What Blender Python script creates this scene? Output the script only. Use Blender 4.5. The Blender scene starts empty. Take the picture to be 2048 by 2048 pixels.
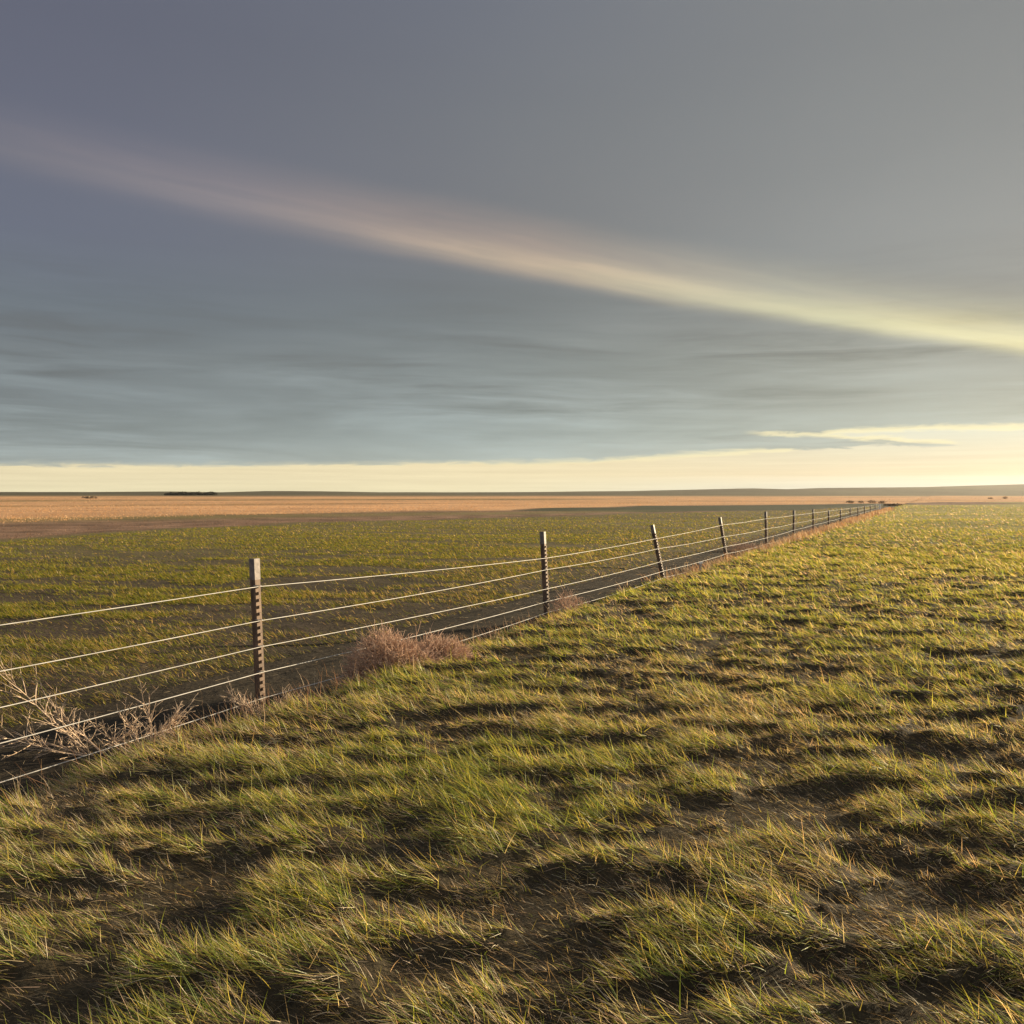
import bpy, math, random
import numpy as np
from mathutils import Vector
random.seed(7); RNG = np.random.default_rng(11)
R = math.radians
scene = bpy.context.scene
COL = scene.collection

# ---------------------------------------------------------------- constants measured on the place
CAM_H = 1.75                     # eye height over the fence strip
F = 1800.0                       # focal length in pixels of a 2048 wide picture
HOR = 985.0                      # row of the true horizon
Z1, X_OFF, SLOPE = 7.24, 5.442, 0.4756      # fence line: x = SLOPE*y - X_OFF
FN = math.hypot(1, SLOPE)
FDIR = np.array([SLOPE/FN, 1/FN]); FNRM = np.array([1/FN, -SLOPE/FN])   # along / to the right of the fence
SUN_AZ, SUN_EL = R(56), R(9)
EXPO = 1.3

def srgb(r, g, b):
    f = lambda c: (c/255/12.92) if c/255 <= 0.04045 else ((c/255+0.055)/1.055)**2.4
    return (f(r), f(g), f(b))

# ---------------------------------------------------------------- numpy noise and terrain
TAB = np.random.default_rng(3).random((256, 256))
def vnoise(x, y, seed=0):
    x = np.asarray(x, float)+seed*17.31; y = np.asarray(y, float)+seed*41.77
    xi = np.floor(x).astype(int); yi = np.floor(y).astype(int)
    fx = x-xi; fy = y-yi
    fx = fx*fx*(3-2*fx); fy = fy*fy*(3-2*fy)
    g = lambda i, j: TAB[i & 255, j & 255]
    return (g(xi, yi)*(1-fx)+g(xi+1, yi)*fx)*(1-fy)+(g(xi, yi+1)*(1-fx)+g(xi+1, yi+1)*fx)*fy
def fbm(x, y, seed=0, octs=3):
    s = 0; a = 0.5; t = 0
    for k in range(octs):
        s = s+a*vnoise(x*2**k, y*2**k, seed+k*5); t += a; a *= 0.5
    return s/t
def sstep(a, b, x):
    t = np.clip((x-a)/(b-a), 0, 1); return t*t*(3-2*t)

def fence_d(x, y): return (x-SLOPE*y+X_OFF)/FN            # >0 on the right of the fence
U_E = [-0.75, -.569, -.01, .153, .32, .41, 0.7]
Z_E = [24, 31.5, 63, 70, 88, 117, 125]                     # far edge of the green
Z_B = [40, 52, 88, 76, 88, 117, 125]                       # far edge of the clod strip
Z_D = [40, 52, 88, 117, 128, 137, 125]                     # far edge of the dark green strip
def green_edge(x, y):
    return np.interp(x/np.maximum(y, .1), U_E, Z_E)
def clump(x, y):
    # low mounds of grass, longer across the wind rows than along them
    xr = x*.97+y*.22; yr = y*.97-x*.22
    return .13*fbm(xr/1.3, yr/.6, 2, 2)+.87*fbm(xr/.40, yr/.175, 3, 3)
hummock = clump
def height(x, y):
    x = np.asarray(x, float); y = np.asarray(y, float)
    d = fence_d(x, y); r = np.hypot(x, y)
    wig = 0.35*(vnoise(x*0.7, y*0.7, 9)-0.5)
    right = sstep(0.05+wig, 0.75+wig, d)
    near = 1-sstep(25, 70, r)
    h = right*(0.185+near*0.050*(sstep(.36, .64, clump(x, y))-.5)+0.03*near*(vnoise(x*3.1, y*4.5, 31)-.5))
    left = sstep(-1.6, -2.4, d)
    h = h+left*(0.02+near*0.06*(fbm(x/0.8, y/0.6, 5)-0.5))
    strip = (1-right)*(1-left)
    h = h+strip*near*(0.025*(fbm(x*2.5, y*2.5, 6)-0.5)-0.06)
    big = 0.5*(vnoise(x/31.0, y/17.0, 12)-0.5)+0.22*(vnoise(x/11.0, y/6.5, 13)-0.5)
    return h+big*sstep(12, 60, r)*np.where(d > 1, 0.9, 0.55)*sstep(0.5, 6, abs(d))

def link(o, parent=None):
    COL.objects.link(o)
    if parent is not None: o.parent = parent
    return o
def tag(o, label=None, cat=None, group=None, kind=None):
    if label: o['label'] = label
    if cat: o['category'] = cat
    if group: o['group'] = group
    if kind: o['kind'] = kind
    return o
def np_mesh(name, V, Q, mat, col=None, smooth=True, tri=False):
    me = bpy.data.meshes.new(name)
    V = np.ascontiguousarray(V, np.float32); Q = np.ascontiguousarray(Q, np.int32)
    k = Q.shape[1]
    me.vertices.add(len(V)); me.vertices.foreach_set('co', V.ravel())
    me.loops.add(Q.size); me.loops.foreach_set('vertex_index', Q.ravel())
    me.polygons.add(len(Q)); me.polygons.foreach_set('loop_start', np.arange(0, Q.size, k, dtype=np.int32))
    me.polygons.foreach_set('loop_total', np.full(len(Q), k, np.int32))
    if smooth: me.polygons.foreach_set('use_smooth', np.ones(len(Q), bool))
    if col is not None:
        a = me.attributes.new('tint', 'FLOAT_COLOR', 'POINT')
        c = np.ones((len(V), 4), np.float32); c[:, :3] = col
        a.data.foreach_set('color', c.ravel())
    me.update(); me.validate()
    me.materials.append(mat)
    return bpy.data.objects.new(name, me)

# ---------------------------------------------------------------- materials
def new_mat(name):
    m = bpy.data.materials.new(name); m.use_nodes = True
    nt = m.node_tree; nt.nodes.clear()
    out = nt.nodes.new('ShaderNodeOutputMaterial')
    return m, nt, out
def mat_blade(name, transl=0.5, gloss=0.06, warm=(1.25, 1.1, 0.6)):
    m, nt, out = new_mat(name); N = nt.nodes.new; L = nt.links.new
    at = N('ShaderNodeAttribute'); at.attribute_name = 'tint'
    df = N('ShaderNodeBsdfDiffuse'); L(at.outputs['Color'], df.inputs['Color'])
    tr = N('ShaderNodeBsdfTranslucent')
    mul = N('ShaderNodeMix'); mul.data_type = 'RGBA'; mul.blend_type = 'MULTIPLY'; mul.inputs[0].default_value = 1
    L(at.outputs['Color'], mul.inputs[6]); mul.inputs[7].default_value = (*warm, 1)
    L(mul.outputs[2], tr.inputs['Color'])
    mx = N('ShaderNodeMixShader'); mx.inputs[0].default_value = transl
    L(df.outputs[0], mx.inputs[1]); L(tr.outputs[0], mx.inputs[2])
    gl = N('ShaderNodeBsdfGlossy'); gl.inputs['Roughness'].default_value = 0.42; gl.inputs['Color'].default_value = (.9, .9, .85, 1)
    m2 = N('ShaderNodeMixShader'); m2.inputs[0].default_value = gloss
    L(mx.outputs[0], m2.inputs[1]); L(gl.outputs[0], m2.inputs[2])
    L(m2.outputs[0], out.inputs['Surface'])
    return m
def mat_ground():
    m, nt, out = new_mat('ground_soil'); N = nt.nodes.new; L = nt.links.new
    at = N('ShaderNodeAttribute'); at.attribute_name = 'tint'
    geo = N('ShaderNodeNewGeometry')
    n1 = N('ShaderNodeTexNoise'); n1.inputs['Scale'].default_value = 14; n1.inputs['Detail'].default_value = 10; n1.inputs['Roughness'].default_value = .65
    n2 = N('ShaderNodeTexNoise'); n2.inputs['Scale'].default_value = 70; n2.inputs['Detail'].default_value = 4
    L(geo.outputs['Position'], n1.inputs['Vector']); L(geo.outputs['Position'], n2.inputs['Vector'])
    r = N('ShaderNodeMapRange'); r.inputs[1].default_value = .3; r.inputs[2].default_value = .7; r.inputs[3].default_value = .6; r.inputs[4].default_value = 1.45
    L(n1.outputs[0], r.inputs[0])
    r2 = N('ShaderNodeMapRange'); r2.inputs[1].default_value = .3; r2.inputs[2].default_value = .7; r2.inputs[3].default_value = .75; r2.inputs[4].default_value = 1.25
    L(n2.outputs[0], r2.inputs[0])
    mu = N('ShaderNodeMath'); mu.operation = 'MULTIPLY'; L(r.outputs[0], mu.inputs[0]); L(r2.outputs[0], mu.inputs[1])
    mul = N('ShaderNodeVectorMath'); mul.operation = 'SCALE'; L(at.outputs['Color'], mul.inputs[0]); L(mu.outputs[0], mul.inputs['Scale'])
    bs = N('ShaderNodeBsdfPrincipled'); bs.inputs['Roughness'].default_value = .95; bs.inputs['Specular IOR Level'].default_value = .15
    L(mul.outputs[0], bs.inputs['Base Color'])
    b = N('ShaderNodeBump'); b.inputs['Strength'].default_value = .9; b.inputs['Distance'].default_value = .05
    L(n1.outputs[0], b.inputs['Height']); L(b.outputs[0], bs.inputs['Normal'])
    L(bs.outputs[0], out.inputs['Surface'])
    return m
def mat_noise(name, c1, c2, scale=8, rough=.8, metal=0, bump=0.0, stretch=(1, 1, 1), spec=.4):
    m, nt, out = new_mat(name); N = nt.nodes.new; L = nt.links.new
    tc = N('ShaderNodeTexCoord'); mp = N('ShaderNodeMapping'); mp.inputs['Scale'].default_value = stretch
    L(tc.outputs['Object'], mp.inputs[0])
    n = N('ShaderNodeTexNoise'); n.inputs['Scale'].default_value = scale; n.inputs['Detail'].default_value = 6
    L(mp.outputs[0], n.inputs['Vector'])
    cr = N('ShaderNodeValToRGB'); cr.color_ramp.elements[0].position = .35; cr.color_ramp.elements[1].position = .65
    cr.color_ramp.elements[0].color = (*c1, 1); cr.color_ramp.elements[1].color = (*c2, 1)
    L(n.outputs[0], cr.inputs[0])
    bs = N('ShaderNodeBsdfPrincipled'); bs.inputs['Roughness'].default_value = rough; bs.inputs['Metallic'].default_value = metal
    bs.inputs['Specular IOR Level'].default_value = spec
    L(cr.outputs[0], bs.inputs['Base Color'])
    if bump:
        b = N('ShaderNodeBump'); b.inputs['Strength'].default_value = bump; b.inputs['Distance'].default_value = .01
        L(n.outputs[0], b.inputs['Height']); L(b.outputs[0], bs.inputs['Normal'])
    L(bs.outputs[0], out.inputs['Surface'])
    return m
M_GROUND = mat_ground()
M_GRASS = mat_blade('grass_blade', .5, .02)
M_CROP = mat_blade('crop_blade', .5, .008)
M_STRAW = mat_blade('straw_stalk', .35, .005, (1.1, 1, .8))
M_TWIG = mat_noise('dry_twig', (.42, .30, .20), (.60, .46, .33), 30, .8)
M_TUMBLE = mat_noise('reddish_twig', (.38, .225, .14), (.60, .40, .28), 12, .85)
M_STEEL = mat_noise('rusty_post_steel', (.085, .052, .034), (.19, .115, .07), 14, .7, 0, .5, (1, 1, .3))
M_TIP = mat_noise('weathered_tip_paint', (.12, .10, .09), (.22, .185, .165), 22, .6, 0, .3)
M_WIRE = mat_noise('pale_wire', (.36, .35, .33), (.52, .50, .47), 6, .5, 0, 0, (1, 1, 1), .5)
M_CLIP = mat_noise('clip_steel', (.2, .18, .16), (.4, .37, .33), 40, .45, .6)
M_WHITE = mat_noise('white_painted_wood', (.6, .56, .5), (.8, .77, .72), 9, .7, 0, .3)
M_PALEWOOD = mat_noise('bleached_wood', (.42, .37, .3), (.62, .56, .48), 20, .8, 0, .5, (1, 1, .15))
M_FARBUSH = mat_noise('dark_far_foliage', (.055, .05, .038), (.12, .105, .075), 1.5, .95)
M_BROWNBUSH = mat_noise('brown_far_foliage', (.17, .125, .08), (.32, .23, .14), 1.5, .95)

# ---------------------------------------------------------------- ground: one sheet, fine in front, out to the hills
def build_ground():
    th = np.concatenate([np.linspace(-180, -50, 40, endpoint=False), np.linspace(-50, 55, 900, endpoint=False), np.linspace(55, 180, 40, endpoint=False)])
    th = np.radians(th); nt = len(th)
    rr = np.concatenate([np.geomspace(.4, 2.2, 24, endpoint=False), np.geomspace(2.2, 30, 360, endpoint=False), np.geomspace(30, 700, 260, endpoint=False), np.geomspace(700, 3000, 24)])
    nr = len(rr)
    Rr, T = np.meshgrid(rr, th, indexing='ij')
    X = Rr*np.sin(T); Y = Rr*np.cos(T)
    Zh = height(X, Y)*(1-sstep(420, 700, Rr)) - 0.4*sstep(450, 900, Rr)
    V = np.stack([X, Y, Zh], -1).reshape(-1, 3)
    V = np.vstack([V, [[0, 0, float(height(0., 0.))]]])
    i = np.arange(nr-1)[:, None]*nt; j = np.arange(nt)[None]; j2 = (j+1) % nt
    Q = np.stack([i+j, i+j2, i+nt+j2, i+nt+j], -1).reshape(-1, 4)[:, ::-1]
    # zone colours of soil and litter; the fence strip is darkened for shade
    x = V[:, 0]; y = V[:, 1]; r = np.hypot(x, y); d = fence_d(x, y); u = x/np.maximum(y, .1)
    inv = lambda c: np.array(c)[None, :]
    n1 = fbm(x/2.2, y/1.1, 21)[:, None]; n2 = fbm(x/14, y/4, 22)[:, None]
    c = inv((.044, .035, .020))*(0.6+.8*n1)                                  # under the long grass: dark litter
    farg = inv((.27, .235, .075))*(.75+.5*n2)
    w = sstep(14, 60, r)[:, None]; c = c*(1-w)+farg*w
    left = sstep(-1.3, -2.6, d+.6*(n1[:, 0]-.5))[:, None]
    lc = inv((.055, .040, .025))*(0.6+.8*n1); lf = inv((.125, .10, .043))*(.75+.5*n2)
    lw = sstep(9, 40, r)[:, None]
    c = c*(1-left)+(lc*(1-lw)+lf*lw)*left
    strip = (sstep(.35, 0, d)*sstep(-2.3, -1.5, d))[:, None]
    c = c*(1-strip)+inv((.036, .028, .017))*(.75+.5*n1)*strip  # bare soil strip, its colour darkened to stand in for shade
    wob = (n2[:, 0]-.5)
    Ze = np.interp(u, U_E, Z_E)*(1+.16*wob); Zb = np.interp(u, U_E, Z_B)*(1+.12*wob); Zd = np.interp(u, U_E, Z_D)*(1+.08*wob)
    front = y > 1
    def lay(mask, colr):
        nonlocal c
        mask = (mask*front)[:, None]; c = c*(1-mask)+colr*mask
    clod = inv((.19, .115, .072))*(.30+1.4*fbm(x/1.6, y/2.2, 25)[:, None])
    tanb = fbm(x/60, y/9, 26)[:, None]; tanf = fbm(x/5, y/3, 27)[:, None]
    tan = inv((.60, .345, .17))*(.62+.55*tanb)*(.75+.5*tanf)
    lay(sstep(0, 2.5, y-Ze), clod)
    lay(sstep(-2, 6, y-np.where(u < 0.0, Zb, Zd)), tan)
    lay(sstep(0, 2, y-Zb)*sstep(2, -2, y-Zd)*sstep(-.03, .03, u)*sstep(.46, .42, u), inv((.045, .05, .025)))
    # thin darker green lines through the stubble
    for yy, wd, cc in ((78, 5, (.17, .14, .05)), (150, 10, (.27, .17, .07)), (235, 16, (.2, .15, .06))):
        yl = yy*(1+.25*(vnoise(x/90, 0*x, 28)-.5))*(1+u*.45)
        lay(np.exp(-((y-yl)/wd)**2)*.8*sstep(.25, .0, u), inv(cc)*(.8+.4*tanf))
    lay(sstep(360, 460, y+60*(tanb[:, 0]-.5)), inv((.16, .125, .06))*(.7+.6*fbm(x/140, y/40, 29)[:, None]))
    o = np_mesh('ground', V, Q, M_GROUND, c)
    # centre fan under the viewer
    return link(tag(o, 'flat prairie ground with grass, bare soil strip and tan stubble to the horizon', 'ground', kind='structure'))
build_ground()

# ---------------------------------------------------------------- hills along the horizon
def px(x_, y_, Y):                                   # a sight line met at distance Y
    return np.array([(x_-1024)/F*Y, Y, CAM_H-(y_-HOR)/F*Y])
def build_hills():
    u = np.linspace(-1.6, 1.6, 900)
    top = np.interp(1024+u*F, [-1800, 0, 200, 350, 480, 560, 640, 760, 1000, 1160, 1260, 1400, 1480, 1560, 1640, 1750, 1850, 2048, 2300, 3900],
                    [980, 984, 984, 983, 985.5, 982, 982.5, 984.5, 984.5, 983, 982, 979, 977, 979, 976, 975, 974, 968.5, 962, 950])
    top = top-0.8*(fbm(u*22, u*0, 40, 4)-.5)
    Yt = 1500.0
    rows = [(520, 0), (640, .1), (800, .3), (1000, .55), (1200, .8), (1350, .95), (1500, 1.0), (1700, .9), (2200, .2), (2600, -.2)]
    V = []; C = []
    for Y, k in rows:
        zt = CAM_H+(HOR-top)/F*Yt
        z = -1.2+(zt+1.2)*k+(.9*(fbm(u*14, u*0+Y/300, 41)-.5) if 0 < k < .9 else 0)
        V.append(np.stack([u*Yt*(.55+.45*Y/Yt), np.full_like(u, Y), z], -1))
        n = fbm(u*16, u*0+Y/120, 42)[:, None]
        C.append(np.array([[.085, .075, .04]])*(.55+.9*n))
    V = np.concatenate(V); C = np.concatenate(C); n = len(u)
    i = (np.arange(len(rows)-1)*n)[:, None]; j = np.arange(n-1)[None]
    Q = np.stack([i+j, i+j+1, i+n+j+1, i+n+j], -1).reshape(-1, 4)
    link(tag(np_mesh('hills', V, Q, M_GROUND, C), 'low dark rolling hills along the horizon', 'hills', kind='structure'))
build_hills()

# ---------------------------------------------------------------- blades of grass
def make_blades(x, y, L, lean, curl, az, width, col, nseg, z=None, twist=None, tipcol=None):
    n = len(x); t = np.linspace(0, 1, nseg+1)
    if z is None: z = height(x, y)-.01
    ang = lean[:, None]+curl[:, None]*(t[None, :]**1.2)
    step = L[:, None]/nseg
    hor = np.concatenate([np.zeros((n, 1)), np.cumsum(np.sin((ang[:, 1:]+ang[:, :-1])/2)*step, 1)], 1)
    ver = np.concatenate([np.zeros((n, 1)), np.cumsum(np.cos((ang[:, 1:]+ang[:, :-1])/2)*step, 1)], 1)
    dx = np.sin(az)[:, None]; dy = np.cos(az)[:, None]
    P = np.stack([x[:, None]+hor*dx, y[:, None]+hor*dy, z[:, None]+ver], -1)
    if twist is None: twist = RNG.uniform(-1.1, 1.1, n)
    # side vector: horizontal normal turned about the blade by the twist
    hs = np.stack([np.cos(az), -np.sin(az), 0*az], -1)
    up = np.stack([-np.cos(lean)*np.sin(az), -np.cos(lean)*np.cos(az), np.sin(lean)], -1)
    s = hs*np.cos(twist)[:, None]+up*np.sin(twist)[:, None]
    wt = width[:, None]*(1-.92*t[None, :]**1.6)*.5
    A = P-s[:, None, :]*wt[..., None]; B = P+s[:, None, :]*wt[..., None]
    V = np.stack([A, B], 2).reshape(-1, 3)
    base = (np.arange(n)*(nseg+1)*2)[:, None]; k = (np.arange(nseg)*2)[None]
    Q = np.stack([base+k, base+k+1, base+k+3, base+k+2], -1).reshape(-1, 4)
    C = np.repeat(col, (nseg+1)*2, 0)
    return V, Q, C
def join(parts):
    V, Q, C = [], [], []; o = 0
    for v, q, c in parts:
        V.append(v); Q.append(q+o); C.append(c); o += len(v)
    return np.concatenate(V), np.concatenate(Q), np.concatenate(C)

def scatter(r0, r1, rho, a0=-38, a1=42):
    """points with rho(r) per square metre, evenly in angle"""
    rs = np.geomspace(r0, r1, 400); f = np.array([rho(r)*r for r in rs])*R(a1-a0)
    cum = np.concatenate([[0], np.cumsum((f[1:]+f[:-1])/2*np.diff(rs))]); n = int(cum[-1])
    r = np.interp(RNG.random(n)*cum[-1], cum, rs); a = R(a0)+RNG.random(n)*R(a1-a0)
    return r*np.sin(a), r*np.cos(a)

WIND = math.atan2(-1.0, -0.12)                       # the grass is laid over to the left
GREENS = np.array([[.17, .225, .040], [.23, .265, .050], [.30, .285, .065], [.11, .15, .030], [.36, .31, .09]])
STRAWS = np.array([[.62, .50, .31], [.50, .38, .22], [.72, .62, .46], [.36, .25, .15], [.60, .42, .30]])
def blade_colors(n, pgreen, bright=1.0):
    g = RNG.random(n) < pgreen
    c = np.where(g[:, None], GREENS[RNG.integers(0, len(GREENS), n)], STRAWS[RNG.integers(0, len(STRAWS), n)])
    return c*RNG.uniform(.75, 1.25, (n, 1))*bright, g

def right_grass():
    parts = []
    # near: dense low clumps laid over by the wind, hollows between them
    x, y = scatter(1.9, 27, lambda r: 7000 if r < 5 else 7000*(5/r)**2, -40, 48)
    d = fence_d(x, y); q = clump(x, y); r = np.hypot(x, y)
    thinr = sstep(.2, 2.4, x)*sstep(8, 3.2, y); q = q-.03*thinr
    micro = vnoise(x/.06, y/.045, 55)
    pr = (.26+.9*sstep(.325, .47, q+.05*sstep(7, 18, r)))*(.25+1.1*sstep(.25, .6, micro))
    k = (d > .1+.5*(vnoise(x*.7, y*.7, 9)-.4)) & (RNG.random(len(x)) < pr)
    x, y, q, r, thinr = x[k], y[k], q[k], r[k], thinr[k]; m = len(x)
    dome = sstep(.38, .64, q); tt = vnoise(x/.10, y/.07, 56)-.5; tl = vnoise(x/.08, y/.06, 57)-.5
    up = RNG.random(m) < .07
    az = WIND+1.5*tt+RNG.normal(0, .32, m); az = np.where(up, RNG.normal(WIND, 1.2, m), az)
    lean = np.where(up, RNG.normal(.5, .25, m), RNG.normal(1.10, .24, m)+.7*tl)
    curl = RNG.normal(.22, .3, m)
    L = (.05+.085*dome)*RNG.uniform(.6, 1.2, m)
    pg = np.clip(.18+.55*dome+1.0*(fbm(x/1.6, y/.9, 52)-.5)+.3*up-.22*thinr, .08, .94)
    c, g = blade_colors(m, pg); c = c*(1.0+.5*vnoise(x/.09, y/.06, 58))[:, None]*(1+np.array([[.24, .22, .32]])*sstep(5, 18, r)[:, None])  # blades lighten with distance: backlit, hazy look put into the colour
    w = np.where(g, RNG.uniform(.0022, .0040, m), RNG.uniform(.0013, .0024, m))*np.maximum(1, r/5)
    sel = r < 8
    for sl, k in ((sel, 4), (~sel, 3)):
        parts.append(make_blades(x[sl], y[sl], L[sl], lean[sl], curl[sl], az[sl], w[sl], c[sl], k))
    # loose dead stalks lying between the tufts
    x, y = scatter(1.9, 16, lambda r: 2600 if r < 5 else 2600*(5/r)**2.2, -40, 50); k = fence_d(x, y) > .15; x, y = x[k], y[k]; m = len(x)
    c = STRAWS[RNG.integers(0, len(STRAWS), m)]*np.where(RNG.random((m, 1)) < .14, 1.0, RNG.uniform(.10, .42, (m, 1)))
    parts.append(make_blades(x, y, RNG.uniform(.05, .16, m), RNG.normal(1.25, .2, m), RNG.normal(.15, .2, m), RNG.normal(WIND, .5, m),
                             RNG.uniform(.0012, .0026, m)*np.maximum(1, np.hypot(x, y)/5), c, 2))
    # farther out
    x, y = scatter(13, 128, lambda r: min(1600, 6.6e6/r**3)*(1-math.exp(-((r-12)/9)**2)), -38, 44)
    d = fence_d(x, y); hm = hummock(x, y); pt = fbm(x/3.6, y/1.7, 53)
    k = (d > .3) & (y < green_edge(x, y)) & (RNG.random(len(x)) < np.clip(.22+3.2*(.4*hm+.6*pt-.34), .15, 1)); x, y, pt, hm = x[k], y[k], pt[k], hm[k]; m = len(x)
    r = np.hypot(x, y); c, g = blade_colors(m, np.clip(.55+.5*pt, 0, .92))
    c = c*np.array([[1.28, 1.22, 1.45]])  # far blades carry the same backlit, hazy lightening in their colour
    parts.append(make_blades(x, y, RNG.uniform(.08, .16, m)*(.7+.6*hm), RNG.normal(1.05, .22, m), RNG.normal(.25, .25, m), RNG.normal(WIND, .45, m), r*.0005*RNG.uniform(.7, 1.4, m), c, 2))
    V, Q, C = join(parts); print('right grass', len(V), len(Q))
    link(tag(np_mesh('grass', V, Q, M_GRASS, C), 'long wind-swept yellow green grass on the right of the fence', 'grass', kind='stuff'))
right_grass()

def left_grass():
    parts = []
    x, y = scatter(5, 130, lambda r: min(2600, 7.5e6/r**3), -40, 26)
    d = fence_d(x, y); pt = fbm(x/1.9, y/.9, 61); p2 = fbm(x/.5, y/.28, 62)
    wob = fbm(x/14, y/4, 22)-.5
    fade = sstep(-1.5, -6, d)
    k = (d < -1.5) & (y < green_edge(x, y)*(1+.16*wob)-RNG.random(len(x))*2) & (RNG.random(len(x)) < np.clip((.05+4.6*(.55*pt+.45*p2-.40)+2.4*(fbm(x/6, y/1.4, 63)-.5))*(.35+.65*fade)+.3*sstep(14, 40, y), .03, 1))
    x, y, pt, d = x[k], y[k], pt[k], d[k]; m = len(x); r = np.hypot(x, y)
    c, g = blade_colors(m, np.clip(.70+.22*sstep(-2, -8, d)+.2*(pt-.5), 0, .95))
    c = c*np.array([[.86, .80, .68]])
    parts.append(make_blades(x, y, RNG.uniform(.05, .13, m), RNG.normal(1.0, .28, m), RNG.normal(.35, .3, m), RNG.normal(WIND, .7, m), np.maximum(.0034, r*.00050)*RNG.uniform(.7, 1.4, m), c, 2))
    V, Q, C = join(parts); print('left grass', len(V))
    link(tag(np_mesh('grass', V, Q, M_CROP, C), 'short thin green crop on the left of the fence', 'crop', kind='stuff'))
left_grass()

def stubble():
    # broken stalks on the clod strip and the tan field
    x, y = scatter(28, 420, lambda r: min(140, 3.4e6/r**3), -38, 40)
    u = x/y; wob = fbm(x/14, y/4, 22)-.5; ze = green_edge(x, y)*(1+.16*wob)
    zb = np.where(u < 0, np.interp(u, U_E, Z_B), np.interp(u, U_E, Z_D))
    dark = (y > np.interp(u, U_E, Z_B)) & (y < np.interp(u, U_E, Z_D)) & (u > -.01)
    k = (y > ze+.5) & ~dark & (RNG.random(len(x)) < np.where(y < zb, .55, .8)*np.clip(.3+1.4*fbm(x/9, y/2.5, 71)-.2, .1, 1)); x, y, zb = x[k], y[k], zb[k]; m = len(x); r = np.hypot(x, y)
    cl = np.array([[.27, .165, .105], [.15, .09, .06], [.33, .23, .16]])[RNG.integers(0, 3, m)]
    tn = np.array([[.60, .36, .19], [.52, .30, .15], [.66, .43, .26]])[RNG.integers(0, 3, m)]
    c = np.where((y < zb)[:, None], cl, tn)*RNG.uniform(.7, 1.2, (m, 1))
    V, Q, C = make_blades(x, y, np.where(y < zb, RNG.uniform(.03, .09, m), RNG.uniform(.05, .13, m)), np.where(y < zb, RNG.normal(1.0, .3, m), RNG.normal(.45, .3, m)), RNG.normal(.2, .2, m), RNG.uniform(0, 6.28, m), r*.0007*RNG.uniform(.7, 1.5, m), c, 1)
    link(tag(np_mesh('stubble', V, Q, M_STRAW, C), 'tan and brown broken stubble beyond the green crop', 'stubble', kind='stuff'))
    # dry grass fringe that follows the foot of the fence
    s = RNG.random(26000)**1.0*1.0; yy = 4.5+s**1.6*80; d = RNG.normal(.25, .3, len(s))+.2*sstep(20, 60, yy)
    x = SLOPE*yy-X_OFF+d*FN; y = yy
    k = RNG.random(len(x)) < np.clip(2.6*fbm(x/1.3, y/1.9, 73)-.95+.5*sstep(22, 40, y), 0, 1)*np.clip(-.22+.07*y, 0, 1); x, y = x[k], y[k]; m = len(x); r = np.hypot(x, y)
    c = np.array([[.46, .27, .16], [.52, .36, .23], [.36, .2, .12], [.6, .47, .33]])[RNG.integers(0, 4, m)]*RNG.uniform(.7, 1.2, (m, 1))
    V, Q, C = make_blades(x, y, RNG.uniform(.1, .3, m), RNG.normal(.35, .35, m), RNG.normal(.5, .3, m), RNG.normal(WIND, .8, m), np.maximum(.003, r*.0006)*RNG.uniform(.7, 1.4, m), c, 3)
    link(tag(np_mesh('dry_grass', V, Q, M_STRAW, C), 'reddish dry grass fringe along the foot of the fence', 'dry grass', kind='stuff'))
    # clods and bits of straw lying on the bare soil strip
    yy = RNG.uniform(3.5, 40, 2600); d = RNG.uniform(-2, .15, len(yy)); x = SLOPE*yy-X_OFF+d*FN; m = len(x)
    c = np.array([[.42, .34, .22], [.3, .22, .14], [.2, .14, .09]])[RNG.integers(0, 3, m)]
    V, Q, C = make_blades(x, yy, RNG.uniform(.04, .18, m), RNG.normal(1.45, .1, m), RNG.normal(.05, .1, m), RNG.uniform(0, 6.28, m), RNG.uniform(.002, .004, m)*np.maximum(1, yy/8), c, 2, z=height(x, yy)+.008)
    link(tag(np_mesh('straw', V, Q, M_STRAW, C), 'scattered straw bits lying on the bare soil strip darkened for shade', 'straw', kind='stuff'))
stubble()

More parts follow.
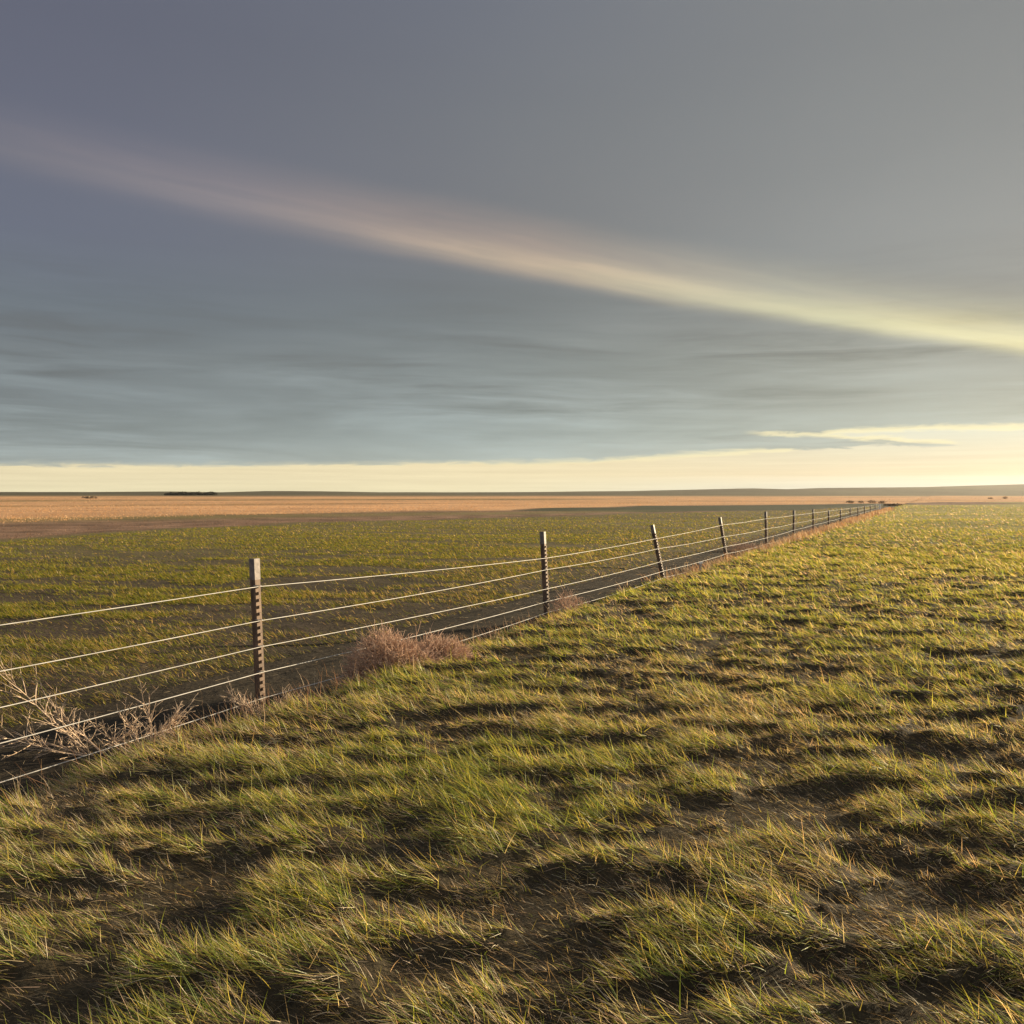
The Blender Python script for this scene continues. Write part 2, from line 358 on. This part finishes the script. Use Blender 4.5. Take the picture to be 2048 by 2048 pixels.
# ---------------------------------------------------------------- small mesh builder
class MB:
    def __init__(s): s.v = []; s.f = []
    def box(s, c, ax, ay, az):
        c, ax, ay, az = map(np.asarray, (c, ax, ay, az)); b = len(s.v)
        for i in (-1, 1):
            for j in (-1, 1):
                for k in (-1, 1): s.v.append(tuple(c+ax*i+ay*j+az*k))
        s.f += [tuple(b+q for q in f) for f in ((0, 1, 3, 2), (4, 6, 7, 5), (0, 4, 5, 1), (2, 3, 7, 6), (0, 2, 6, 4), (1, 5, 7, 3))]
    def prism(s, loop0, loop1):
        b = len(s.v); n = len(loop0)
        s.v += [tuple(p) for p in loop0]+[tuple(p) for p in loop1]
        for i in range(n):
            j = (i+1) % n; s.f.append((b+i, b+j, b+n+j, b+n+i))
        s.f.append(tuple(range(b+n-1, b-1, -1))); s.f.append(tuple(range(b+n, b+2*n)))
    def tube(s, pts, rad, sides=4):
        pts = [np.asarray(p, float) for p in pts]; n = len(pts); b = len(s.v)
        for i, p in enumerate(pts):
            t = pts[min(i+1, n-1)]-pts[max(i-1, 0)]; t = t/(np.linalg.norm(t)+1e-9)
            a = np.cross(t, (0, 0, 1.) if abs(t[2]) < .9 else (1., 0, 0)); a /= np.linalg.norm(a); c = np.cross(t, a)
            r = rad[i] if hasattr(rad, '__len__') else rad
            for k in range(sides):
                q = 2*math.pi*k/sides; s.v.append(tuple(p+a*r*math.cos(q)+c*r*math.sin(q)))
        for i in range(n-1):
            for k in range(sides):
                k2 = (k+1) % sides; s.f.append((b+i*sides+k, b+i*sides+k2, b+(i+1)*sides+k2, b+(i+1)*sides+k))
        s.f.append(tuple(b+k for k in range(sides))[::-1]); s.f.append(tuple(b+(n-1)*sides+k for k in range(sides)))
    def build(s, name, mat, parent=None, smooth=False, loc=None):
        me = bpy.data.meshes.new(name); me.from_pydata(s.v, [], s.f); me.materials.append(mat)
        if smooth: me.polygons.foreach_set('use_smooth', [True]*len(me.polygons))
        o = bpy.data.objects.new(name, me)
        if loc is not None: o.location = loc
        return link(o, parent)
def empty(name, loc):
    o = bpy.data.objects.new(name, None); o.empty_display_size = .2; o.location = loc
    return link(o)
def H(x, y): return float(height(x, y))

# ---------------------------------------------------------------- the fence: steel T posts and five wires
SP = 0.73*Z1
def fence_xy(Y, d=0.0): return np.array([SLOPE*Y-X_OFF+d*FNRM[0], Y+d*FNRM[1]])
post_Y = [Z1-SP]+[Z1+SP*i for i in range(14)]
tops = [1.2, 1.22, 1.207, 1.137, 1.134, 1.15, 1.08, 1.03, .86, .83, .82, .8, .8, .78, .76]
leans = [(-.01, 0), (-.045, 0), (-.05, 0), (-.20, 0), (-.16, 0), (-.02, 0), (.01, 0), (-.02, 0), (.01, 0), (0, 0), (.02, 0), (0, 0), (-.02, 0), (0, 0), (0, 0)]
wire_z = {0: [.985, .75, .527, .335, .105], 1: [.994, .72, .511, .306, .10], 2: [.838, .678, .413, .24, .09], 3: [.84, .642, .385, .197, .07], 4: [.916, .62, .364, .184, .05], 5: [.93, .614, .33, .13, .04]}
def wz(i, w):
    if i in wire_z: return wire_z[i][w]
    k = min(1, (i-5)/8)
    return [.93, .614, .36, .16, .05][w]*(1-k)+[.72, .52, .33, .17, .05][w]*k
f3 = np.array([*FDIR, 0]); n3 = np.array([*FNRM, 0])
fence = empty('wire_fence', (*fence_xy(Z1), 0))
tag(fence, 'wire fence of rusty steel posts and pale strands crossing the field', 'fence')
F0 = np.array([*fence_xy(Z1), 0])
def post_mesh(ztop, zbot, grow=0.0):
    """T section with studs, local coordinates at the post foot"""
    fw, ft, sl, st = .030+grow, .010+grow, .074+grow, .012+grow
    m = MB()
    prof = [(-fw, 0), (fw, 0), (fw, -2*ft), (st/2+.004, -2*ft-.004), (st/2, -sl), (-st/2, -sl), (-st/2-.004, -2*ft-.004), (-fw, -2*ft)]
    lo = [f3*a+n3*(b+grow*.5)+np.array([0, 0, zbot]) for a, b in prof]; hi = [f3*a+n3*(b+grow*.5)+np.array([0, 0, ztop]) for a, b in prof]
    m.prism(lo, hi)
    return m
post_objs = []
for i, Y in enumerate(post_Y):
    x0, y0 = fence_xy(Y); zg = H(x0, y0); zt = tops[i]
    near = Y < 30
    m = post_mesh(zt-.15, -.15)
    for k in range(int((zt-.2)/.055)):
        z = .06+k*.055
        m.box(n3*.007+np.array([0, 0, z]), f3*.011, n3*.008, np.array([0, 0, .012]))
    po = m.build('fence_post', M_STEEL, fence, loc=Vector((x0-F0[0], y0-F0[1], 0)))
    t = post_mesh(zt, zt-.17, .003)
    t.build('post_tip', M_TIP, po)
    for w in range(5):
        z = wz(i, w)
        c = MB(); ring = []
        for q in range(9):
            a = 2*math.pi*q/8
            ring.append(f3*.038*math.cos(a)+n3*(-.006+.024*math.sin(a))+np.array([0, 0, z+.012*math.sin(a*.5)]))
        c.tube(ring, .0028, 4); c.build('wire_clip', M_CLIP, po)
    # lean: away to the left with height
    po.rotation_euler = (0, leans[i][0], 0)
    post_objs.append(po)
bpy.context.view_layer.update()
endY = 81.5
for w in range(5):
    P = []
    for i, Y in enumerate(post_Y):
        x0, y0 = fence_xy(Y); z = wz(i, w); lx = math.tan(leans[i][0])*z
        P.append(np.array([x0+lx, y0, z])+n3*.012)
    xe, ye = fence_xy(endY); P.append(np.array([xe, ye, [.62, .5, .36, .2, .08][w]]))
    first = P[0]-(P[1]-P[0])*1.0; P = [first]+P
    pts = []
    for a, b in zip(P[:-1], P[1:]):
        sag = [.012, .02, .014, .02, .03][w]
        for k in range(10):
            t = k/10; p = a*(1-t)+b*t; p = p-np.array([0, 0, sag*4*t*(1-t)]); pts.append(p-F0)
    pts.append(P[-1]-F0)
    m = MB(); m.tube(pts, [.0032]*len(pts), 6); m.build('wire', M_WIRE, fence, smooth=True)
xe, ye = fence_xy(endY); m = MB()
m.prism([np.array([xe, ye, -.3])-F0+f3*.09*math.cos(a)+n3*.09*math.sin(a) for a in np.linspace(0, 2*math.pi, 10, endpoint=False)],
        [np.array([xe, ye, .68])-F0+f3*.085*math.cos(a)+n3*.085*math.sin(a) for a in np.linspace(0, 2*math.pi, 10, endpoint=False)])
e = m.build('end_post', M_WHITE, fence); e['label'] = 'thick white end post'

# short bleached stake at the fence foot
xs, ys = fence_xy(20.0, .12); m = MB()
st = empty('stake', (xs, ys, H(xs, ys))); tag(st, 'short pale wooden stake under the lowest wires at the grass edge', 'stake')
m.prism([(-.025, -.02, -.1), (.025, -.022, -.1), (.027, .02, -.1), (-.024, .022, -.1)], [(-.02, -.018, .2), (.024, -.02, .22), (.022, .018, .23), (-.022, .02, .205)]); m.build('shaft', M_PALEWOOD, st)
m = MB(); m.box((.01, 0, .245), (.045, .004, .01), (0, .018, 0), (-.002, 0, .018)); m.build('cap', M_WHITE, st)

# ---------------------------------------------------------------- weeds and tumbleweeds
rnd = random.Random(5)
def rv(s=1): return np.array([rnd.gauss(0, s), rnd.gauss(0, s), rnd.gauss(0, s)])
def grow(p, d, n, step, curve, jit, pull=np.zeros(3)):
    pts = [np.array(p, float)]; d = np.array(d, float); d /= np.linalg.norm(d)
    for _ in range(n):
        d = d+curve+rv(jit)+pull; d /= np.linalg.norm(d); pts.append(pts[-1]+d*step)
    return pts
def dry_weed(name, loc, mains, label, thick=.007, group=None, twig_n=5):
    root = empty(name, loc); tag(root, label, 'dry weed', group)
    br = MB(); tw = MB()
    for d, ln, curve in mains:
        n = 9; pts = grow((rnd.gauss(0, .02), rnd.gauss(0, .02), -.03), d, n, ln/n, np.array(curve)/n, .05)
        br.tube(pts, [thick*(1-.75*k/n) for k in range(n+1)], 5)
        for k in range(2, n+1):
            for _ in range(twig_n if k > 3 else 2):
                dd = pts[k]-pts[k-1]; dd = dd/np.linalg.norm(dd)+rv(.55)+np.array([0, 0, .12])
                q = grow(pts[k], dd, 5, rnd.uniform(.02, .055)*ln/.6, rv(.06)+np.array([0, 0, .03]), .08)
                tw.tube(q, [.0032, .003, .0026, .002, .0016, .001], 3)
                if rnd.random() < .7:
                    for j in (2, 3, 4):
                        q2 = grow(q[j], (q[j]-q[j-1])/np.linalg.norm(q[j]-q[j-1])+rv(.6), 3, rnd.uniform(.012, .03), rv(.05), .1); tw.tube(q2, [.002, .0018, .0014, .0008], 3)
    br.build('stem', M_TWIG, root, smooth=True); tw.build('twig', M_TWIG, root, smooth=True)
    return root
def ground_at(px_, py_):
    Y = CAM_H*F/(py_-HOR); x = (px_-1024)/F*Y; return x, Y, H(x, Y)
dry_weed('dry_weed', ground_at(205, 1490), [((-.75, .1, .62), .85, (0, 0, .1)), ((-.9, -.1, .25), .7, (0, 0, .2)), ((-.7, .2, .45), .55, (-.1, 0, 0)), ((-.98, .1, .12), .6, (0, 0, .35)), ((.5, .2, .45), .3, (.2, 0, -.1)), ((-.3, -.3, .5), .42, (-.2, 0, 0))],
         'large pale dry weed fanning up to the left through the wires', .007, None, 3)
dry_weed('dry_weed', ground_at(292, 1508), [((.5, .1, .75), .42, (-.9, 0, .3)), ((.15, .1, .9), .40, (.9, 0, -.5)), ((-.2, .2, .85), .36, (-.7, 0, .1)), ((.8, -.1, .4), .34, (-.3, 0, .9)), ((.0, -.2, .8), .3, (.7, 0, -.2)), ((-.75, 0, .45), .42, (0, 0, .2))],
         'pale dry weed of curled arching stems right of the larger fanned weed', .008, None, 3)
dry_weed('dry_weed', ground_at(545, 1440), [((-.8, .1, .35), .36, (0, 0, .1)), ((.85, -.2, .25), .38, (0, 0, -.2)), ((.2, .1, .6), .22, (.5, 0, 0)), ((-.3, -.2, .5), .26, (-.4, 0, 0))],
         'small low dry weed spreading around the foot of the nearest fence post', .004, None, 4)

def tumbleweed(loc, sx, sy, sz, n, label, wedge=.0, group='reddish tumbleweeds caught along the fence'):
    root = empty('tumbleweed', loc); tag(root, label, 'tumbleweed', group)
    st = MB(); tw = MB()
    for k in range(max(8, n//60)):
        a = rnd.uniform(0, 2*math.pi); d = np.array([math.cos(a)*sx, math.sin(a)*sy, rnd.uniform(.2, 1.2)*sz])
        st.tube(grow((0, 0, .03), d, 6, np.linalg.norm(d)/6.5, rv(.08), .07), [.005, .0045, .004, .0035, .003, .002, .0015], 4)
    for k in range(n):
        v = rv(); v /= np.linalg.norm(v); v[2] = abs(v[2]); rr_ = rnd.random()**.45
        zs = sz*(1-wedge*np.clip(v[0]*rr_*.9+.15, -.2, .85))
        p = np.array([v[0]*sx*rr_, v[1]*sy*rr_, v[2]*zs*rr_*.95+.01])
        d = v*np.array([sx, sy, sz])/max(sx, sz)+rv(.55)+np.array([.15, 0, .1])
        q = grow(p, d, 4, rnd.uniform(.018, .04), rv(.2), .16)
        tw.tube(q, [.0026, .0024, .002, .0015, .0009], 3)
    st.build('stem', M_TUMBLE, root, smooth=True); tw.build('twig', M_TUMBLE, root, smooth=True)
    return root
x, y, z = ground_at(800, 1366); tumbleweed((x, y, z-.05), .52, .38, .46, 4800, 'largest reddish brown tumbleweed, against the wires past the nearest post', .7)
x, y, z = ground_at(905, 1352); tumbleweed((x-.10, y, z-.03), .28, .22, .17, 1100, 'low flattened reddish clump at the right end of the largest tumbleweed', .6)
x, y, z = ground_at(1150, 1235); tumbleweed((x, y, z-.04), .36, .3, .40, 900, 'smaller reddish tumbleweed at the foot of the second visible post', .8)
x, y, z = ground_at(1490, 1098); tumbleweed((x, y, z-.03), .65, .45, .28, 1100, 'long low reddish tuft on the grass edge beside the fourth and fifth posts', .4)
x, y, z = ground_at(1632, 1066); tumbleweed((x, y, z-.03), .5, .4, .35, 900, 'small far tumbleweed beside the thin posts near the fence bend', .3)

# ---------------------------------------------------------------- far shrubs and the shelter belt
def shrub(loc, w, h, label, mat, group, n=260, name='shrub', cat='shrub'):
    root = empty(name, loc); tag(root, label, cat, group)
    fo = MB(); st = MB()
    for k in range(5):
        a = rnd.uniform(0, 6.28); st.tube(grow((0, 0, -.1), (math.cos(a)*.5, math.sin(a)*.5, 1), 4, h/6, rv(.05), .1), [.03, .025, .02, .015, .008], 4)
    for k in range(n):
        v = rv(); v /= np.linalg.norm(v); q = rnd.random()**.4
        p = np.array([v[0]*w*.5*q, v[1]*w*.5*q, h*.5+v[2]*h*.48*q*rnd.uniform(.75, 1.1)])
        a = rv(); a /= np.linalg.norm(a); b = np.cross(a, rv()); b /= np.linalg.norm(b); s = rnd.uniform(.05, .12)*max(w, h)*.6
        i = len(fo.v); fo.v += [tuple(p-a*s), tuple(p+b*s*.5), tuple(p+a*s), tuple(p-b*s*.5)]; fo.f.append((i, i+1, i+2, i+3))
    st.build('stem', mat, root); fo.build('foliage', mat, root)
G = 'dark shrubs at the far end of the fence'
for px_, py_, w, h, Y, lab, mt in ((1700, 1006, 1.3, .5, 140, 'leftmost low dark shrub on the dark strip before the fence end', M_FARBUSH), (1722, 1004, 1.0, .45, 145, 'small dark shrub second from the left behind the fence end', M_FARBUSH),
                           (1744, 1004, 1.5, .55, 145, 'widest dark shrub directly behind the last stretch of fence', M_BROWNBUSH), (1764, 1005, 1.3, .45, 140, 'brown shrub just behind the white end post', M_BROWNBUSH),
                           (1786, 1010, 2.4, .35, 118, 'flat brown shrub right of the white end post', M_BROWNBUSH)):
    p = px(px_, py_, Y); shrub((p[0], Y, H(p[0], Y)-.05), w, h, lab, mt, G)
p = px(181, 1005, 260); shrub((p[0], 260, H(p[0], 260)), 4.5, .75, 'lone dark shrub in the far tan field left of the dark shelter belt', M_BROWNBUSH, None)
p = px(1981, 992, 210); shrub((p[0], 210, H(p[0], 210)-.1), 1.2, .5, 'brown shrub on the far right rise, left one of two', M_BROWNBUSH, 'shrubs on the far right rise')
p = px(2010, 990, 210); shrub((p[0], 210, H(p[0], 210)-.1), 1.3, .75, 'brown shrub on the far right rise, right one of two and taller', M_BROWNBUSH, 'shrubs on the far right rise')
def belt():
    Y = 560; fo = MB()
    a = px(330, 995, Y); b = px(434, 995, Y)
    for k in range(2600):
        t = rnd.random(); x = a[0]+(b[0]-a[0])*t; h = 1.9+.35*math.sin(t*23)+(.4 if t > .1 else -.4)
        p = np.array([x, Y+rnd.uniform(-2, 2), -.4+rnd.random()*h]); u_ = rv(); u_ /= np.linalg.norm(u_); w_ = np.cross(u_, rv()); w_ /= np.linalg.norm(w_); s = rnd.uniform(.25, .5)
        i = len(fo.v); fo.v += [tuple(p-u_*s), tuple(p+w_*s*.6), tuple(p+u_*s), tuple(p-w_*s*.6)]; fo.f.append((i, i+1, i+2, i+3))
    tag(fo.build('treeline', M_FARBUSH), 'long low dark shelter belt on the horizon at left', 'tree line', kind='stuff')
belt()

# ---------------------------------------------------------------- air
def haze(dens):
    m = MB(); m.box((0, 0, 24), (3300, 0, 0), (0, 3300, 0), (0, 0, 30)); mat, nt, out = new_mat('haze_air')
    v = nt.nodes.new('ShaderNodeVolumePrincipled'); v.inputs['Color'].default_value = (.9, .9, .9, 1); v.inputs['Density'].default_value = dens; v.inputs['Anisotropy'].default_value = .6
    nt.links.new(v.outputs[0], out.inputs['Volume'])
    tag(m.build('haze', mat), 'thin golden evening haze over the whole field', 'haze', kind='stuff')
HAZE = 0.00004
if HAZE: haze(HAZE)

# ---------------------------------------------------------------- sky
def build_world():
    w = bpy.data.worlds.new('World'); scene.world = w; w.use_nodes = True
    nt = w.node_tree; nt.nodes.clear(); N = nt.nodes.new; L = nt.links.new
    class E:
        def __init__(s, k): s.k = k
        def __add__(a, b): return op('ADD', a, b)
        def __radd__(a, b): return op('ADD', b, a)
        def __sub__(a, b): return op('SUBTRACT', a, b)
        def __rsub__(a, b): return op('SUBTRACT', b, a)
        def __mul__(a, b): return op('MULTIPLY', a, b)
        def __rmul__(a, b): return op('MULTIPLY', b, a)
        def __truediv__(a, b): return op('DIVIDE', a, b)
    def put(sock, v):
        if isinstance(v, E): L(v.k, sock)
        else: sock.default_value = v
    def op(o, *a):
        n = N('ShaderNodeMath'); n.operation = o
        for i, v in enumerate(a): put(n.inputs[i], v)
        return E(n.outputs[0])
    def mr(x, a, b, c=0., d=1., smooth=True):
        n = N('ShaderNodeMapRange'); n.interpolation_type = 'SMOOTHSTEP' if smooth else 'LINEAR'
        put(n.inputs[0], x)
        for i, v in enumerate((a, b, c, d)): put(n.inputs[i+1], v)
        return E(n.outputs[0])
    def ramp(x, stops, interp='LINEAR'):
        n = N('ShaderNodeValToRGB'); cr = n.color_ramp; cr.interpolation = interp
        while len(cr.elements) > 1: cr.elements.remove(cr.elements[0])
        cr.elements[0].position = stops[0][0]; cr.elements[0].color = (*stops[0][1], 1)
        for p_, c in stops[1:]:
            e_ = cr.elements.new(p_); e_.color = (*c, 1)
        put(n.inputs[0], x); return E(n.outputs[0])
    def mix(f, a, b, mode='MIX'):
        n = N('ShaderNodeMix'); n.data_type = 'RGBA'; n.blend_type = mode; n.clamp_factor = True
        put(n.inputs[0], f)
        for i, v in ((6, a), (7, b)):
            if isinstance(v, E): L(v.k, n.inputs[i])
            else: n.inputs[i].default_value = (*v, 1)
        return E(n.outputs[2])
    tc = N('ShaderNodeTexCoord'); sx = N('ShaderNodeSeparateXYZ'); L(tc.outputs['Generated'], sx.inputs[0])
    X, Y, Z = (E(o) for o in sx.outputs)
    az = op('ARCTAN2', X, Y); el = op('ARCSINE', Z)
    def noise(vec, scale, detail=4, rough=.55, dist=0):
        n = N('ShaderNodeTexNoise'); L(vec.k, n.inputs['Vector']); n.inputs['Scale'].default_value = scale; n.inputs['Detail'].default_value = detail
        n.inputs['Roughness'].default_value = rough; n.inputs['Distortion'].default_value = dist; return E(n.outputs[0])
    def vec(a, b, c):
        n = N('ShaderNodeCombineXYZ')
        for i, v in enumerate((a, b, c)): put(n.inputs[i], v)
        return E(n.outputs[0])
    def ae(x_, y_):
        u = (x_-1024)/F; a = math.atan(u); return a, math.atan((HOR-y_)/F*math.cos(a))
    K = 10*.5**EXPO                                       # background strength 0.1
    sc_ = lambda c: tuple(v*K for v in srgb(*c))
    EM = 0.56
    def vramp(col, x_): return ramp(el/EM, [(max(0, ae(x_, y_)[1]/EM), sc_(c)) for y_, c in col])
    left = vramp([(930, (156, 166, 164)), (880, (141, 151, 153)), (800, (125, 133, 137)), (700, (114, 120, 124)), (600, (107, 114, 122)), (450, (105, 109, 124)), (250, (105, 107, 122)), (0, (99, 101, 116))], 60)
    mid = vramp([(930, (176, 188, 184)), (880, (158, 170, 169)), (800, (141, 149, 149)), (700, (122, 127, 127)), (600, (115, 119, 120)), (450, (119, 119, 121)), (250, (117, 119, 123)), (0, (112, 115, 124))], 1024)
    right = vramp([(930, (190, 198, 190)), (850, (178, 186, 178)), (780, (163, 167, 158)), (700, (154, 156, 147)), (600, (147, 147, 141)), (450, (146, 147, 144)), (250, (138, 139, 137)), (0, (131, 132, 131))], 2000)
    t1 = mr(az, -.55, .12, 0, 1, True); t2 = mr(az, -.12, .52, 0, 1, True)
    deck = mix(t2, mix(t1, left, mid), right)
    # long flat streaks in the lower deck
    wv = (noise(vec(az*2.5, el*6, 9.0), 1.6, 3, .5)-.5)*.018
    ew = el+wv+az*.012
    st = noise(vec(az*1.5, ew*13, 0.0), 2.0, 5, .55, .6); st2 = noise(vec(az*2.6, ew*42, 3.0), 2.0, 5, .6, .5)
    msk = mr(noise(vec(az*1.3, el*8, 12.0), 2.0, 2, .5), .36, .60, .3, 1.25)
    amt = mr(el, .29, .08, 0, 1)
    sv = ((st-.5)*.80+(st2-.5)*.80*msk)*amt
    f = 1.0+sv
    deck = mix(mr(sv, .0, .22, 0, .32, False)*mr(el, .16, .06), deck, sc_((154, 168, 170)))
    deck = mix(mr(sv, -.22, .0, .30, 0, False)*mr(el, .06, .16), deck, sc_((118, 112, 108)))
    big = noise(vec(az*1.6, el*4.5, 7.0), 1.4, 3, .5, .2)
    f = f+(big-.5)*.14
    fs = N('ShaderNodeVectorMath'); fs.operation = 'SCALE'; L(deck.k, fs.inputs[0]); L(f.k, fs.inputs['Scale']); deck = E(fs.outputs[0])
    # sunlit shaft of cloud: a straight band through the sky dome
    s = Z-Y*.2555+X*.1916-.048*X*X/op('MAXIMUM', Y, .2)+(noise(vec(az*3, el*9, 5.0), 1.5, 3)-.5)*.012
    aw = mr(az, -.55, .5, 0, 1, False)
    lo = mr(s, mr(az, -.5, .5, -.030, -.017, False), .004, 0, 1); up = mr(s, .004, mr(az, -.5, .5, .060, .068, False), 1, 0)
    core = mr(s, mr(az, -.5, .5, -.022, -.013, False), .001)*mr(s, .001, .026, 1, 0)
    fib = noise(vec(az*2.2, s*26, 8.0), 1.8, 5, .6, .6); fine = noise(vec(az*5, s*70, 4.0), 1.8, 4, .6, .4)
    fb = mr(fib, .3, .7, .68, 1.12, False)*mr(fine, .3, .7, .88, 1.08, False)
    band = lo*up*fb
    core = core*mr(fine, .3, .7, .85, 1.1, False)
    bc = ramp(aw, [(0, tuple(v*K for v in (.034, .024, .012))), (.25, tuple(v*K for v in (.095, .060, .042))), (.55, tuple(v*K for v in (.29, .17, .085))), (.8, tuple(v*K for v in (  .215, .18, .085))), (1, tuple(v*K for v in (.25, .215, .075)))])
    cc = ramp(aw, [(0, (0, 0, 0)), (.35, tuple(v*K for v in (.02, .018, .010))), (.6, tuple(v*K for v in (.13, .105, .04))), (.85, tuple(v*K for v in (.19, .185, .075))), (1, tuple(v*K for v in (.26, .215, .07)))])
    fade = mr(az, -.95, -.45)*mr(az, 1.3, .7)
    deck = mix(band*fade, deck, mix(1.0, deck, bc, 'ADD')); deck = mix(core*fade, deck, mix(1.0, deck, cc, 'ADD'))
    # clear strip under the deck
    cl_l = ramp(el/.09, [(0, sc_((246, 234, 192))), (.4, sc_((246, 229, 188))), (1, sc_((240, 224, 192)))])
    cl_r = ramp(el/.09, [(0, sc_((222, 224, 212))), (.1, sc_((226, 224, 204))), (.22, sc_((238, 221, 186))), (.5, sc_((232, 226, 200))), (.85, sc_((222, 230, 218))), (1, sc_((220, 230, 222)))])
    clear = mix(mr(az, -.1, .45), cl_l, cl_r)
    cs = noise(vec(az*3, el*120, 2.0), 2.0, 4, .6); cf = N('ShaderNodeVectorMath'); cf.operation = 'SCALE'; L(clear.k, cf.inputs[0]); L((.93+(cs-.5)*.30).k, cf.inputs['Scale']); clear = E(cf.outputs[0])
    pts = [(-400, 934), (0, 932), (500, 931), (900, 928), (1150, 925), (1350, 914), (1500, 904), (1600, 896), (1655, 868), (1720, 860), (2048, 854), (2500, 840)]
    a0, a1 = ae(-400, 930)[0], ae(2500, 930)[0]
    n = N('ShaderNodeFloatCurve'); cv = n.mapping.curves[0]
    put(n.inputs['Value'], mr(az, a0, a1, 0, 1, False))
    P = [((ae(x_, y_)[0]-a0)/(a1-a0), ae(x_, y_)[1]/.1) for x_, y_ in pts]
    cv.points[0].location = P[0]; cv.points[1].location = P[-1]
    for q in P[1:-1]: cv.points.new(*q)
    n.mapping.update(); edge = E(n.outputs[0])*.1
    wn = noise(vec(az*13, el*90, 1.0), 1.6, 7, .66, .7)-.5
    es = el-edge+wn*.013
    cover = mr(es, -.0016, .0022)
    # tongue of cloud hanging in the clear strip on the right
    (ta, te), (tb, tf) = ae(1590, 883), ae(1935, 889)
    tx = (az-ta)/(tb-ta); cen = te+(tf-te)*tx
    th = op('POWER', op('MAXIMUM', 1.0-op('MAXIMUM', tx, 0.0), 0.0), .8)*.0088
    ts = th-op('ABSOLUTE', el-cen-wn*.017)
    tmask = mr(tx, 1.0, .9)*mr(tx, -.35, -.15)
    tong = mr(ts, -.0010, .0022)*tmask
    cov = op('MAXIMUM', cover, tong)
    rim = op('MAXIMUM', mr(es, -.004, .000)*mr(es, .001, .006, 1, 0)*(1.0-tong), mr(ts, -.003, .0003)*mr(ts, .0008, .005, 1, 0)*tmask*mr(el-cen, -.001, .002))*mr(az, -.25, .42, .25, 1)
    col = mix(cov, clear, deck); col = mix(rim*.75, col, sc_((250, 238, 190)))
    # brightening of thin cloud towards the sun
    sd = (math.sin(SUN_AZ)*math.cos(SUN_EL), math.cos(SUN_AZ)*math.cos(SUN_EL), math.sin(SUN_EL))
    dt = N('ShaderNodeVectorMath'); dt.operation = 'DOT_PRODUCT'; L(tc.outputs['Generated'], dt.inputs[0]); dt.inputs[1].default_value = sd
    col = mix(mr(E(dt.outputs['Value']), .90, 1.0, 0, 1), col, mix(1.0, col, tuple(v*K for v in (.08, .075, .055)), 'ADD'))
    # unseen sky overhead and behind the viewer, brightened to fill the shadows
    thin = 1.0+mr(el, .55, .95, 0, .9)+mr(Y, .35, -.35, 0, 1.1)
    th_ = N('ShaderNodeVectorMath'); th_.operation = 'SCALE'; L(col.k, th_.inputs[0]); L(thin.k, th_.inputs['Scale']); col = E(th_.outputs[0])
    sky = N('ShaderNodeTexSky'); sky.sky_type = 'NISHITA'; sky.sun_disc = False; sky.sun_elevation = SUN_EL; sky.sun_rotation = SUN_AZ
    col = mix(.96, E(sky.outputs[0]), col)
    bg = N('ShaderNodeBackground'); bg.inputs['Strength'].default_value = .1; L(col.k, bg.inputs['Color'])
    out = N('ShaderNodeOutputWorld'); L(bg.outputs[0], out.inputs['Surface'])
build_world()

# ---------------------------------------------------------------- sun and camera
s = Vector((math.sin(SUN_AZ)*math.cos(SUN_EL), math.cos(SUN_AZ)*math.cos(SUN_EL), math.sin(SUN_EL)))
sl = bpy.data.lights.new('sun', 'SUN'); sl.energy = 5; sl.angle = R(.55); sl.color = (1, .80, .52)
so = bpy.data.objects.new('sun', sl); so.rotation_euler = s.to_track_quat('Z', 'Y').to_euler(); so.location = (30, 30, 20); COL.objects.link(so)
cd = bpy.data.cameras.new('camera'); cam = bpy.data.objects.new('camera', cd); COL.objects.link(cam)
cd.sensor_width = 36; cd.sensor_fit = 'HORIZONTAL'; cd.lens = 36*F/2048; cd.shift_y = -(1024-HOR)/2048
cd.clip_end = 8000; cd.clip_start = .05
cam.location = (0, 0, CAM_H); cam.rotation_euler = (R(90), 0, 0)
scene.camera = cam
vs = scene.view_settings; vs.view_transform = 'Standard'; vs.look = 'None'; vs.exposure = EXPO; vs.gamma = 1
scene.cycles.max_bounces = 6; scene.cycles.transmission_bounces = 4; scene.cycles.volume_bounces = 0
scene.cycles.use_denoising = True
